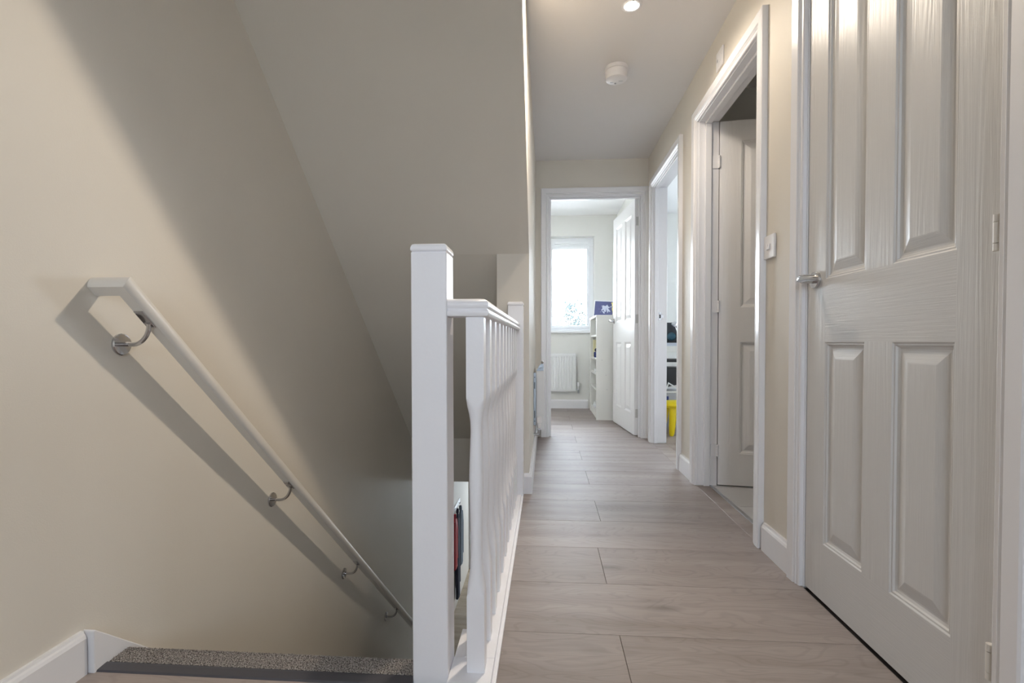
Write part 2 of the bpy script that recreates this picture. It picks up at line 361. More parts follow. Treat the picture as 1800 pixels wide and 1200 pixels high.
skirt('baseboard_bedroom', [(-1.6, YF, 0), (.49, YF, 0)], 'white skirting board under the bedroom radiator')
skirt('baseboard_back', [(XW, -1.9, 0), (XL, -1.9, 0)], 'white skirting board on the wall behind the landing')
skirt('baseboard_study', [(XI, YF, 0), (3.5, YF, 0)], 'white skirting board on the far study wall')

# ------------------------------------------------------------------ door sets
ARC = [(0, 0), (0, .012), (.004, .015), (.012, .015), (.017, .019), (.022, .016), (.026, .021), (.060, .0235), (.065, .021), (.065, 0)]  # (from the opening outwards, proud of wall)
def casing(parent, origin, ux, uz_top, w, out, mat=TRIM):
    """three mitred architrave pieces round an opening: origin floor point, ux along the wall, out = outward normal"""
    O, U, Wn, Z = Vector(origin), Vector(ux), Vector(out), Vector((0, 0, 1))
    def pc(name, p0, p1, d, e0, e1):
        bm = bmesh.new(); A = []; Bv = []
        for a, b in ARC:
            A.append(bm.verts.new(p0+d*a+Wn*b+e0*a)); Bv.append(bm.verts.new(p1+d*a+Wn*b+e1*a))
        n = len(ARC); bm.faces.new(A); bm.faces.new(Bv[::-1])
        for i in range(n): bm.faces.new((A[i], Bv[i], Bv[(i+1) % n], A[(i+1) % n]))
        return obj(name, bm, mat, parent)
    z0 = Vector()
    pc('architrave', O, O+Z*uz_top, -U, z0, Z)
    pc('architrave', O+U*w, O+U*w+Z*uz_top, U, z0, Z)
    pc('architrave', O+Z*uz_top, O+U*w+Z*uz_top, Z, -U, U)

def leaf_bm(W, H, T=.035):
    """moulded four-panel leaf, x 0..W from the hinge, y 0..T, z 0..H, both faces panelled"""
    bm = bmesh.new()
    st = .098*W/.66; mid = .103*W/.66; pw = (W-2*st-mid)/2
    xs = [0, st, st+pw, st+pw+mid, W-st, W]
    zs = [0, .172, .775, .962, 1.848, H]
    prof = [(0, 0), (.003, -.0035), (.007, -.003), (.010, -.0075), (.016, -.0095), (.020, -.0095), (.046, -.0025), (.049, -.002)]
    for side in (0, 1):
        def V(x, z, d): return bm.verts.new((x, (-d if side == 0 else T+d), z))
        for i in range(5):
            for j in range(5):
                x0, x1, z0, z1 = xs[i], xs[i+1], zs[j], zs[j+1]
                if i in (1, 3) and j in (1, 3):
                    prev = None
                    for d, e in prof:
                        cur = [V(x0+d, z0+d, e), V(x1-d, z0+d, e), V(x1-d, z1-d, e), V(x0+d, z1-d, e)]
                        if prev:
                            for q in range(4):
                                f = bm.faces.new((prev[q], prev[(q+1) % 4], cur[(q+1) % 4], cur[q])); f.material_index = 1 if q in (0, 2) else 0
                        prev = cur
                    bm.faces.new(prev)
                else:
                    f = bm.faces.new((V(x0, z0, 0), V(x1, z0, 0), V(x1, z1, 0), V(x0, z1, 0)))
                    if i in (1, 2, 3) and j in (0, 2, 4): f.material_index = 1
    e = [bm.verts.new(q) for q in ((0, 0, 0), (W, 0, 0), (W, T, 0), (0, T, 0), (0, 0, H), (W, 0, H), (W, T, H), (0, T, H))]
    for f in ((0, 1, 2, 3), (4, 5, 6, 7), (0, 3, 7, 4), (1, 2, 6, 5)): bm.faces.new([e[i] for i in f])
    bmesh.ops.remove_doubles(bm, verts=bm.verts, dist=1e-5)
    return bm

def lever(parent, x, z, sgn, ydir, T=.035):
    """chrome lever on a round rose; x along the leaf, sgn = lever direction along x, ydir = which face"""
    y0 = 0 if ydir < 0 else T
    M = Matrix.Translation((x, y0, z)) @ Matrix.Rotation(radians(90) if ydir < 0 else radians(-90), 4, 'X')
    bm = bmesh.new(); lathe(bm, [(.026, 0), (.026, .006), (.0245, .009), (.011, .0095), (.0105, .030), (.010, .045)], M, 32)
    rose = obj('door_handle', bm, CHROME, parent, smooth=True); rose['label'] = 'polished chrome lever handle'
    bm = bmesh.new(); yy = y0+ydir*.050
    n = 14; rings = []
    for i in range(n+1):
        t = i/n; xx = x-sgn*.010+sgn*t*.118
        rise = min(1, .30+t/.22); hz = .0135*(1-.40*t)*rise; hy = .0075*(1-.2*t); dz = -.006*(1-rise)+.003-.010*t*t
        dy = ydir*(.004*sin(t*pi))
        if i in (0, n): hz *= .5; hy *= .5
        rings.append([bm.verts.new((xx, yy+dy+hy*cos(q*2*pi/14), z+dz+hz*sin(q*2*pi/14))) for q in range(14)])
    for A, Bq in zip(rings, rings[1:]):
        for j in range(14): bm.faces.new((A[j], A[(j+1) % 14], Bq[(j+1) % 14], Bq[j]))
    bm.faces.new(rings[0]); bm.faces.new(rings[-1])
    obj('lever', bm, CHROME, rose, smooth=True)

def knuckle(bm, x, y, z, h=.066, r=.0065):
    for a, b in ((0, .2), (.215, .785), (.80, 1)):
        M = Matrix.Translation((x, y, z-h/2+a*h)); lathe(bm, [(r, 0), (r, (b-a)*h)], M, 14)

def lining(parent, boxes):
    bm = B(*boxes); return obj('door_lining', bm, TRIM, parent, bevel=.0015, seg=1)

# closed cupboard door (right foreground)
d = empty('door_1', 'large closed white four-panel door in the right foreground with chrome lever', 'door', (XW+.002, .958, 0), kind='structure')
d.rotation_euler = (0, 0, radians(90))      # leaf x -> +Y ; leaf y -> -X
lb = leaf_bm(.662, 1.955)
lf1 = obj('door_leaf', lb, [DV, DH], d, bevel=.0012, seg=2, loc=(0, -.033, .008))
lever(lf1, .662-.048, .965, -1, 1)
for z in (.195, .982, 1.78):
    bm = bmesh.new(); knuckle(bm, -.002, .010, z); box(bm, -.004, .016, -.0005, .0018, z-.033, z+.033)
    obj('hinge', bm, CREAMRAIL, d, smooth=True)['label'] = 'cream painted butt hinge'
lining(d, [(-.023, -.004, -.10, .004, 0, 1.992), (.666, .687, -.10, .004, 0, 1.992), (-.004, .666, -.10, .004, 1.966, 1.992), (-.004, .010, -.10, -.036, 0, 1.966), (.652, .666, -.10, -.036, 0, 1.966)])
casing(d, (-.010, .002, 0), (1, 0, 0), 1.972, .683, (0, 1, 0))

# bathroom door (open inwards)
d = empty('door_2', 'white panelled bathroom door standing open inside the middle right-hand doorway', 'door', (0, 0, 0), kind='structure')
lb = leaf_bm(.735, 1.955)
l2 = obj('door_leaf', lb, [EV, EH], d, bevel=.0012, loc=(.930, 2.738, .008), rot=(0, 0, radians(-8)))
lever(l2, .735-.05, .965, -1, -1)
for z in (.195, .975, 1.75):
    bm = B((.892, .924, 2.740, 2.7435, z-.032, z+.032)); knuckle(bm, .926, 2.734, z, .064)
    obj('hinge', bm, TRIM, d)['label'] = 'cream painted butt hinge'
lining(d, [(XW-.002, XI+.004, Bn1-.025, Bn1, 0, ZO), (XW-.002, XI+.004, Bn0, Bn0+.025, 0, ZO), (XW-.002, XI+.004, Bn0+.025, Bn1-.025, ZO-.025, ZO),
           (XW+.03, XW+.062, Bn1-.038, Bn1-.025, 0, ZO-.025), (XW+.03, XW+.062, Bn0+.025, Bn0+.038, 0, ZO-.025), (XW+.03, XW+.062, Bn0+.038, Bn1-.038, ZO-.038, ZO-.025)])
casing(d, (XW, Bn1-.020, 0), (0, -1, 0), ZO-.020, Bn1-Bn0-.040, (-1, 0, 0))

# study doorway (its door is swung back out of sight)
d = empty('door_3', 'white framed far right-hand doorway with the yellow stool and desk behind', 'doorway', (0, 0, 0), kind='structure')
lining(d, [(XW-.002, XI+.004, An1-.025, An1, 0, ZO), (XW-.002, XI+.004, An0, An0+.025, 0, ZO), (XW-.002, XI+.004, An0+.025, An1-.025, ZO-.025, ZO),
           (XW+.006, XW+.034, An1-.038, An1-.025, 0, ZO-.025), (XW+.006, XW+.034, An0+.025, An0+.038, 0, ZO-.025), (XW+.006, XW+.034, An0+.038, An1-.038, ZO-.038, ZO-.025)])
casing(d, (XW, An1-.020, 0), (0, -1, 0), ZO-.020, An1-An0-.040, (-1, 0, 0))
obj('strike_plate', B((.866, .886, An1-.0275, An1-.025, .95, 1.01), (.886, .898, An1-.0275, An1-.025, .968, .992)), CHROME, d)['label'] = 'chrome strike plate'
obj('latch_hole', B((.869, .880, An1-.0282, An1-.0274, .966, .994)), BLACK, d)
lb = leaf_bm(.735, 1.955)
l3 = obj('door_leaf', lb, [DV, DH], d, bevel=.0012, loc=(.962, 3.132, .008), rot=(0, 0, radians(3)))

# bedroom door (open)
d = empty('door_4', 'white panelled bedroom door open against the bookcase, in the end doorway', 'door', (0, 0, 0), kind='structure')
lb = leaf_bm(.735, 1.955)
l4 = obj('door_leaf', lb, [EV, EH], d, bevel=.0012, loc=(.764, 4.150, .008), rot=(0, 0, radians(96)))
lever(l4, .735-.05, .975, -1, 1)
for z in (.19, .975, 1.78):
    M = Matrix.Translation((.764, 4.150, 0)) @ Matrix.Rotation(radians(96), 4, 'Z')
    bm = B((-.0012, .0005, .004, .026, z-.036, z+.036), M=M); knuckle(bm, .769, 4.152, z, .072)
    obj('hinge', bm, GREYW, d)['label'] = 'steel butt hinge'
lining(d, [(En0, En0+.025, YE-.002, YE2+.004, 0, ZO), (En1-.025, En1, YE-.002, YE2+.004, 0, ZO), (En0+.025, En1-.025, YE-.002, YE2+.004, ZO-.025, ZO),
           (En0+.025, En0+.037, YE+.022, YE+.05, 0, ZO-.025), (En1-.037, En1-.025, YE+.022, YE+.05, 0, ZO-.025), (En0+.037, En1-.037, YE+.022, YE+.05, ZO-.037, ZO-.025)])
casing(d, (En0+.020, YE, 0), (1, 0, 0), ZO-.020, En1-En0-.040, (0, -1, 0))

# unseen front door downstairs, a guess, glazed to let daylight in
d = empty('door_5', 'assumed part glazed front door at the unseen end of the lower hall', 'door', (0, 0, 0), kind='structure')
bm = B((-.68, -.60, 8.2, 8.26, ZF, -.42), (-.10, -.02, 8.2, 8.26, ZF, -.42), (-.60, -.10, 8.2, 8.26, ZF, ZF+.25), (-.60, -.10, 8.2, 8.26, -.55, -.42))
obj('door_leaf', bm, PVC, d, bevel=.004); obj('pane', B((-.60, -.10, 8.225, 8.231, ZF+.25, -.55)), GLASS, d)
# white hall door set in the left wall of the lower hall
d = empty('door_6', 'white side door of the lower hall beyond the hanging coats', 'door', (0, 0, 0), kind='structure')
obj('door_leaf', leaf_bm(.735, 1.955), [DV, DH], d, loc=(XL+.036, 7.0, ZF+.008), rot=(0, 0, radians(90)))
casing(d, (XL, 7.745, ZF), (0, -1, 0), 1.972, .755, (1, 0, 0))

# ------------------------------------------------------------------ windows
def window(name, x0, x1, z0, z1, yw, mull, label, inward=-1):
    """upvc window; yw = plane of the frame, inward = -1 when the room lies towards -Y"""
    d = empty(name, label, 'window', (0, 0, 0), kind='structure')
    T = .07
    ya, yb = (yw, yw+T)
    f, fb, ft = .046, .030, .100
    obj('window_frame', B((x0, x1, ya, yb, z0, z0+fb), (x0, x1, ya, yb, z1-ft, z1), (x0, x0+f, ya, yb, z0+fb, z1-ft), (x1-f, x1, ya, yb, z0+fb, z1-ft)), PVC, d, bevel=.004)
    obj('mullion', B((mull-.03, mull+.03, ya, yb, z0+fb, z1-ft)), PVC, d, bevel=.004)
    yi = ya-.012 if inward < 0 else yb-.028
    for a, b in ((x0+f, mull-.03), (mull+.03, x1-f)):
        g = .034
        sa = obj('sash', B((a, b, yi, yi+.04, z0+fb, z0+fb+g), (a, b, yi, yi+.04, z1-ft-g, z1-ft), (a, a+g, yi, yi+.04, z0+fb+g, z1-ft-g), (b-g, b, yi, yi+.04, z0+fb+g, z1-ft-g)), PVC, d, bevel=.004)
        obj('pane', B((a+g, b-g, yi+.018, yi+.024, z0+fb+g, z1-ft-g)), GLASS, sa)
    return d
w1 = window('window_1', WX0, WX1, WZ0+.02, WZ1, YF+.11, .012, 'bright white-framed bedroom window above the radiator')
obj('trickle_vent', B((.10, .50, YF+.098, YF+.11, WZ1-.075, WZ1-.045)), PVC, w1, bevel=.004)
bm = bmesh.new(); prism(bm, [(YF-.045, WZ0-.008), (YF-.045, WZ0+.012), (YF-.04, WZ0+.018), (YF+.12, WZ0+.020), (YF+.12, WZ0-.008)], 'x', WX0-.03, WX1-.02)
obj('window_sill', bm, TRIM, w1, bevel=.003)
window('assumed_window_2', -.25, .62, .95, 2.0, -1.99, .18, 'assumed unseen landing window, placed for daylight from behind', 1)  # unseen; placed and sized to light newel and left wall from behind
window('assumed_window_3', 1.58, 3.35, .90, 2.05, YF+.11, 2.4, 'assumed unseen study window, placed for the daylight in the room')  # unseen guess, enlarged to bring more daylight into the study

w4 = window('added_window_4', -5.2, -4.4, 1.2, 1.85, 3.51, -4.8, 'unseen side window added to light the study')  # no such window known; added to brighten the study ceiling
w4.rotation_euler = (0, 0, radians(-90))
# ------------------------------------------------------------------ staircase
st = empty('staircase', 'carpeted staircase going down between left wall and balustrade', 'staircase', (XL, 1.1, 0))
NR = 13; RI = -ZF/NR; GO = (3.78-1.165)/(NR-1)
SX0, SX1 = XL+.034, -.212
def stepprof(y0, z, y1, zb):
    """nosed carpeted step: tread top z from y0 (back) to y1 (nosing), down to zb"""
    pts = [(y0, z)]
    for i in range(9):
        a = radians(90-180*i/8); pts.append((y1-.016+.016*cos(a), z-.016+.016*sin(a)))
    pts += [(y1-.022, z-.034), (y1-.022, zb), (y0, zb)]
    return pts
for i in range(NR):
    z = -i*RI+.006; y1 = 1.183+i*GO; y0 = 1.120 if i == 0 else y1-GO-.022
    bm = bmesh.new(); prism(bm, stepprof(y0, z, y1, z-RI-.004), 'x', SX0, -.3075 if i == 0 else SX1)
    o = obj('step', bm, CARPET, st, smooth=True)
    o.matrix_parent_inverse = Matrix.Translation((-XL, -1.1, 0))
# pile on the visible top nosing
bm = bmesh.new()
for i in range(22000):
    x = random.uniform(SX0, -.3085); t = random.random()
    L_ = .047; 
    if t < .62: y = 1.121+t/.62*L_; z = .005; n = Vector((0, 0, 1))
    else:
        a = radians(90-130*(t-.62)/.38); y = 1.167+.016*cos(a); z = -.010+.016*sin(a); n = Vector((0, cos(a), sin(a)))
    n = (n+Vector([random.gauss(0, .55) for _ in range(3)])).normalized(); h = random.uniform(.0018, .0042)
    b = Vector((x, y, z)); u = n.orthogonal().normalized(); v = n.cross(u); r = .0015
    a0 = random.uniform(0, 6.28)
    q = [bm.verts.new(b+(u*cos(a0+k*2.094)+v*sin(a0+k*2.094))*r) for k in range(3)]
    tip = bm.verts.new(b+n*h)
    for k in range(3): bm.faces.new((q[k], q[(k+1) % 3], tip))
o = obj('carpet_pile', bm, CARPET, st); o['kind'] = 'stuff'; o.matrix_parent_inverse = Matrix.Translation((-XL, -1.1, 0))
# wall string: level tip then sloping board
bm = bmesh.new(); SS = .90
prism(bm, [(1.084, -.012), (1.084, .100), (1.088, .1025), (3.95, .1025-SS*(3.95-1.088)), (3.95, .1025-SS*(3.95-1.088)-.30), (1.30, -.25), (1.10, -.05)], 'x', XL, XL+.030)
o = obj('wall_string', bm, TRIM, st, bevel=.004); o['label'] = 'white sloping string board'; o.matrix_parent_inverse = Matrix.Translation((-XL, -1.1, 0))
bm = bmesh.new()
prism(bm, [(1.20, -.04), (1.20, -.32), (3.86, -.32-SS*2.66), (3.86, -.04-SS*2.66), (3.7, .10-SS*2.5), (1.35, -.04)], 'x', -.235, -.2105)
o = obj('outer_string', bm, TRIM, st); o.matrix_parent_inverse = Matrix.Translation((-XL, -1.1, 0))
# nosing strip
bm = bmesh.new(); prism(bm, [(1.088, 0), (1.091, .004), (1.112, .006), (1.118, .006), (1.119, .001), (1.119, -.012), (1.088, -.012)], 'x', XL+.016, -.3065)
tag(obj('carpet_edge_strip', bm, STRIP), 'dark grey metal edging strip between oak boards and stair carpet', 'edging strip')

# wall handrail
hr = empty('stair_handrail', 'off-white stair handrail on chrome brackets along the left wall', 'handrail', (XL, 1.12, .92))
Minv = Matrix.Translation((-XL, -1.12, -.92))
HX = -1.022; hs = .905
def hz(y): return .921-hs*(y-1.135)
dirv = Vector((0, 1, -hs)).normalized()
prof = [(.023*cos(a), .023*sin(a)) for a in [radians(-55+i*290/22) for i in range(23)]]  # mopstick: round with a flat underside
n_ = 24
bm = bmesh.new()
p0 = Vector((HX, 1.135, hz(1.135))); p1 = Vector((HX, 3.75, hz(3.75)))
upr = Vector((0, hs, 1)).normalized(); side = Vector((1, 0, 0))
mop = []
for i in range(28):
    a = 2*pi*i/28; xx, zz = .0225*cos(a), max(-.0175, .0225*sin(a)); mop.append((xx, zz))
# sloping length, mitred at 45 degrees against the return
A = [bm.verts.new(p0+side*a+upr*b+dirv*(-a)) for a, b in mop]; E_ = [bm.verts.new(p1+side*a+upr*b) for a, b in mop]
# return: runs to the wall along -X; section in the same plane at the mitre
R_ = [bm.verts.new(Vector((XL+.001, 1.135+(-a)*dirv.y*1.0+upr.y*b, p0.z+(-a)*dirv.z*1.0+upr.z*b))) for a, b in mop]
for j in range(28):
    bm.faces.new((A[j], A[(j+1) % 28], E_[(j+1) % 28], E_[j])); bm.faces.new((A[j], A[(j+1) % 28], R_[(j+1) % 28], R_[j]))
bm.faces.new(E_); bm.faces.new(R_)
o = obj('rail', bm, CREAMRAIL, hr, smooth=True); o.matrix_parent_inverse = Minv
for i in range(4):
    y = 1.205+i*.692; zr = hz(y)
    zb = zr-.078
    bm = bmesh.new(); M = Matrix.Translation((XL, y, zb)) @ Matrix.Rotation(radians(90), 4, 'Y')
    lathe(bm, [(.0285, 0), (.0285, .004), (.026, .0065), (.012, .007)], M, 32)
    br = obj('bracket', bm, CHROME, hr, smooth=True); br.matrix_parent_inverse = Minv; br['label'] = 'chrome handrail bracket'
    bm = bmesh.new(); pth = [Vector((XL+.006, y, zb))]
    for k in range(9):
        t = k/8; a = radians(90*t); pth.append(Vector((XL+.034+.044*sin(a), y, zb+.052*(1-cos(a)))))
    sweep(bm, circ(.0058, 12), pth, upv=Vector((0, 1, 0)))
    o = obj('arm', bm, CHROME, br, smooth=True)
    o.matrix_parent_inverse = Minv.copy()
    o.matrix_parent_inverse = Matrix()
    bm = bmesh.new(); M = Matrix.Translation((HX, y, zr)) @ Matrix.Rotation(-math.atan(hs), 4, 'X')
    box(bm, -.012, .012, -.030, .030, -.0215, -.0178, M=M)
    o = obj('saddle', bm, CHROME, br, bevel=.002)
    for q in br.children: q.matrix_parent_inverse = Matrix()
# (children of a bracket share its frame)

# ------------------------------------------------------------------ balustrade
ba = empty('balustrade', 'white balustrade of turned balusters between stairwell and landing', 'balustrade', (-.163, 1.14, 0))
Bi = Matrix.Translation((.163, -1.14, 0))
def bobj(name, bm, mat, bevel=0, smooth=False, parent=None):
    o = obj(name, bm, mat, ba if parent is None else parent, bevel=bevel, smooth=smooth)
    if parent is None: o.matrix_parent_inverse = Bi
    return o
def newel(x0, x1, y0, y1, h, zb):
    o = bobj('newel_post', B((x0, x1, y0, y1, zb, h)), RAILW, bevel=.003)
    o['label'] = 'square newel post'
    bm = bmesh.new(); cx, cy, hx, hy = (x0+x1)/2, (y0+y1)/2, (x1-x0)/2+.001, (y1-y0)/2+.001
    prev = None
    for k, zz in ((.93, h), (1.0, h+.0035), (1.0, h+.007), (.985, h+.011), (.93, h+.016), (.80, h+.0185)):
        cur = [bm.verts.new((cx+a*hx*k, cy+b*hy*k, zz)) for a, b in ((-1, -1), (1, -1), (1, 1), (-1, 1))]
        if prev:
            for q in range(4): bm.faces.new((prev[q], prev[(q+1) % 4], cur[(q+1) % 4], cur[q]))
        else: bm.faces.new(cur)
        prev = cur
    bm.faces.new(prev)
    bobj('cap', bm, RAILW, bevel=.001, parent=o)
newel(-.307, -.225, 1.104, 1.186, .990, -.45)
newel(-.193, -.115, 2.465, 2.5445, .968, -.10)
H_ = [(.022, 0), (.030, .002), (.0335, .008), (.0330, .013), (.0295, .0165), (.0290, .0185), (.0325, .023), (.0330, .030), (.029, .037), (.021, .041), (.010, .0425)]
HP = H_+[(-a, b) for a, b in H_[::-1]]
bm = bmesh.new(); sweep(bm, HP, [(-.2245, 1.14, .842), (-.163, 1.14, .842), (-.163, 2.462, .842)])
bobj('handrail', bm, RAILW, smooth=True)
# base rail with groove, fillets between the balusters and a bead against the boards
bobj('base_rail', B((-.2245, -.125, 1.083, 1.176, -.03, .018), (-.2245, -.194, 1.176, 1.30, -.03, .014), (-.200, -.125, 1.176, 2.462, -.03, .018), (-.205, -.200, 1.30, 2.462, -.03, .014)), RAILW, bevel=.002)
bobj('base_bead', B((-.125, -.114, 1.083, 2.47, 0, .011)), RAILW, bevel=.003)
bobj('apron', B((-.2095, -.2045, 1.19, 3.95, -.40, -.001)), RAILW, bevel=.002)
ys = [1.14+.125*i for i in range(11)]
for a, b in zip(ys, ys[1:]+[2.465+.0205]): bobj('base_fillet', B((-.172, -.154, a+.021, b-.021, .018, .0215)), RAILW)
def rr(z):
    K = [(.018, .030), (.195, .0295), (.203, .0265), (.214, .0218), (.228, .0188), (.25, .0158), (.28, .0136), (.305, .0130), (.345, .0136), (.40, .0152), (.455, .0170), (.50, .0162), (.545, .0143), (.58, .0132), (.60, .0140), (.618, .0168), (.632, .0205), (.645, .0255), (.655, .0295), (.842, .030)]
    for (a, p), (b, q) in zip(K, K[1:]):
        if a <= z <= b: return p+(q-p)*(z-a)/(b-a)
    return .03
bm = bmesh.new(); rings = []
zs = [.018, .10, .19]+[.195+.46*i/64 for i in range(65)]+[.66, .75, .842]; hw = .0205; NA = 32
for z in zs:
    r = rr(z); rings.append([bm.verts.new((min(r, hw/max(abs(cos(a)), abs(sin(a))))*cos(a), min(r, hw/max(abs(cos(a)), abs(sin(a))))*sin(a), z)) for a in [2*pi*k/NA+pi/4 for k in range(NA)]])
for A, Bq in zip(rings, rings[1:]):
    for j in range(NA): bm.faces.new((A[j], A[(j+1) % NA], Bq[(j+1) % NA], Bq[j]))
bm.faces.new(rings[0]); bm.faces.new(rings[-1])
b0 = obj('baluster', bm, RAILW, ba, smooth=True, loc=(0, 0, 0))
for i in range(1, 11):
    o = b0.copy(); C.objects.link(o); o.parent = ba; o.location = (0, .125*i, 0)

# ------------------------------------------------------------------ fittings
dl = empty('ceiling_downlight', 'lit round downlight in the landing ceiling, above the smoke alarm', 'downlight', (.375, 2.234, HC))
bm = bmesh.new(); lathe(bm, [(.044, 0), (.044, -.003), (.040, -.005), (.032, -.004), (.030, 0)], Matrix(), 36); obj('bezel', bm, PLASTIC, dl, smooth=True)
bm = bmesh.new(); lathe(bm, [(.027, -.002), (.027, -.0055), (.020, -.007)], Matrix(), 28); obj('lens', bm, LENS, dl, smooth=True)['label'] = 'glowing lamp lens'
sd = empty('smoke_alarm', 'white round smoke alarm on the landing ceiling', 'smoke alarm', (.379, 2.735, HC))
bm = bmesh.new(); lathe(bm, [(.0625, 0), (.0625, -.014), (.0605, -.017), (.056, -.018)], Matrix(), 44); obj('base', bm, PLASTIC, sd, smooth=True)
bm = bmesh.new(); lathe(bm, [(.054, -.017), (.0595, -.021), (.0595, -.028), (.0575, -.058), (.0555, -.063), (.052, -.0645)], Matrix(), 44); obj('cover', bm, PLASTIC, sd, smooth=True)
obj('sounder_slot', B((.014, .036, .008, .013, -.0652, -.0640)), GREYP, sd)
obj('sounder_slot', B((-.030, -.014, .020, .028, -.0652, -.0640)), GREYP, sd)
bm = bmesh.new(); lathe(bm, [(.0055, -.064), (.0055, -.0670), (.003, -.0675)], Matrix.Translation((-.001, .034, 0)), 14); obj('test_button', bm, GREYP, sd)
def plate(name, label, y, z, rockers, cat, fused=False):
    e = empty(name, label, cat, (XW, y, z))
    obj('plate', B((-.009, 0, -.043, .043, -.043, .043)), PLASTIC, e, bevel=.003)
    if fused:
        obj('fuse_carrier', B((-.0115, -.009, -.018, .006, -.016, .016)), PLASTIC, e, bevel=.001)
        obj('indicator', B((-.0105, -.009, .014, .024, -.006, .006)), GREYP, e)
    for k in range(rockers):
        M = Matrix.Translation((-.009, (k-.5)*.014, 0)) @ Matrix.Rotation(radians(9), 4, 'Y')
        bm = bmesh.new(); box(bm, -.004, .002, -.0055, .0055, -.010, .010, M=M)
        obj('rocker', bm, PLASTIC, e, bevel=.0008)
plate('light_switch', 'white double light switch on the wall beside the closed door', 1.880, 1.133, 2, 'light switch')
plate('fused_switch', 'white square fan isolator high above the bathroom doorway', 2.42, 2.12, 0, 'switch', True)

# ------------------------------------------------------------------ radiators
def radiator(name, label, L, H, D, loc, rz, flutes, valve_end=1):
    """panel radiator: local x along its length, y = 0 wall side .. D front, z 0..H"""
    e = empty(name, label, 'radiator', loc, rz)
    def panel(y0, y1, nm):
        bm = bmesh.new(); n = flutes; pts = []
        p = (L-.05)/n
        for i in range(n):
            x = .025+i*p
            pts += [(x+.30*p, 0), (x+.42*p, .006), (x+.60*p, .006), (x+.72*p, 0)]
        pts = [(0, .003)]+pts+[(L, .003)]
        zz = [(.0, -.005, 0), (.010, 0, 0), (.030, 0, 0), (.042, 0, 1), (H-.042, 0, 1), (H-.030, 0, 0), (H-.010, 0, 0), (H, -.005, 0)]
        rings = [[bm.verts.new((px, y1-py*k+dy, z)) for px, py in pts]+[bm.verts.new((L, y0, z)), bm.verts.new((0, y0, z))] for z, dy, k in zz]
        m = len(rings[0])
        for A, Bq in zip(rings, rings[1:]):
            for j in range(m): bm.faces.new((A[j], A[(j+1) % m], Bq[(j+1) % m], Bq[j]))
        bm.faces.new(rings[0]); bm.faces.new(rings[-1])
        obj(nm, bm, RADW, e)
    panel(D-.016, D, 'front_panel')
    if D > .05: panel(.026, .040, 'rear_panel')
    for xa in (0, L-.004): obj('side_panel', B((xa-.001, xa+.005, .022, D+.001, .012, H+.002)), RADW, e, bevel=.0015)
    bm = bmesh.new(); n = int(L/.028)
    for i in range(n): box(bm, .006+i*(L-.012)/n, .006+i*(L-.012)/n+.014, .028, D-.006, H-.002, H+.003)
    box(bm, 0, L, .026, .031, H-.002, H+.004); box(bm, 0, L, D-.009, D-.004, H-.002, H+.004); obj('top_grille', bm, RADW, e)
    sgn = 1 if valve_end > 0 else -1; xv = L+.030 if valve_end > 0 else -.030; xe = L if valve_end > 0 else 0
    bm = bmesh.new(); lathe(bm, [(.010, -.012), (.013, 0), (.013, .018), (.018, .022), (.0185, .05), (.016, .062), (.010, .066)], Matrix.Translation((xv, D*.55, .045)), 20)
    obj('valve', bm, PLASTIC, e, smooth=True)['label'] = 'white thermostatic valve'
    bm = bmesh.new(); box(bm, min(xe, xv), max(xe, xv), D*.55-.008, D*.55+.008, .018, .034)
    sweep(bm, circ(.0075, 12), [(xv, D*.55, .02), (xv, D*.55, -.012), (xv, .002, -.014)], upv=Vector((1, 0, 0))); obj('valve_pipe', bm, STEEL, e, smooth=True)
    return e
radiator('radiator', 'white fluted radiator under the bedroom window', .80, .445, .065, (.345, YF, .20), pi, 24, -1)
# (rotated half a turn: its front faces the doorway)
hrad = radiator('radiator', 'slim white radiator seen end-on on the landing wall before the end doorway', .58, .42, .072, (-.088, 3.98, .165), -pi/2, 18, 1)
bm = B((.60, .615, .001, .020, .05, .41)); obj('wall_bracket', bm, GALV, hrad, bevel=.002)['label'] = 'bluish slotted steel wall bracket'
for a_, b_ in ((.10, .15), (.30, .345), (.375, .382), (.075, .082)): obj('bracket_slot', B((.6152, .6158, .007, .012, a_, b_)), BLACK, hrad)
bm = bmesh.new(); prism(bm, [(.020, .421), (.070, .421), (.070, .462), (.058, .470), (.044, .462), (.030, .438)], 'x', .578, .583)
for zz_ in (0,): lathe(bm, [(.011, 0), (.011, .002), (.004, .003)], Matrix.Translation((.583, .050, .443)) @ Matrix.Rotation(radians(90), 4, 'Y'), 16)
obj('end_fitting', bm, GALV, hrad)['label'] = 'grey end bracket of the radiator'
bm = bmesh.new(); lathe(bm, [(.010, -.03), (.010, 0), (.007, .004)], Matrix.Translation((.583, .062, .478)) @ Matrix.Rotation(radians(90), 4, 'Y'), 16)
obj('bleed_valve', bm, CHROME, hrad, smooth=True)['label'] = 'chrome bleed valve'

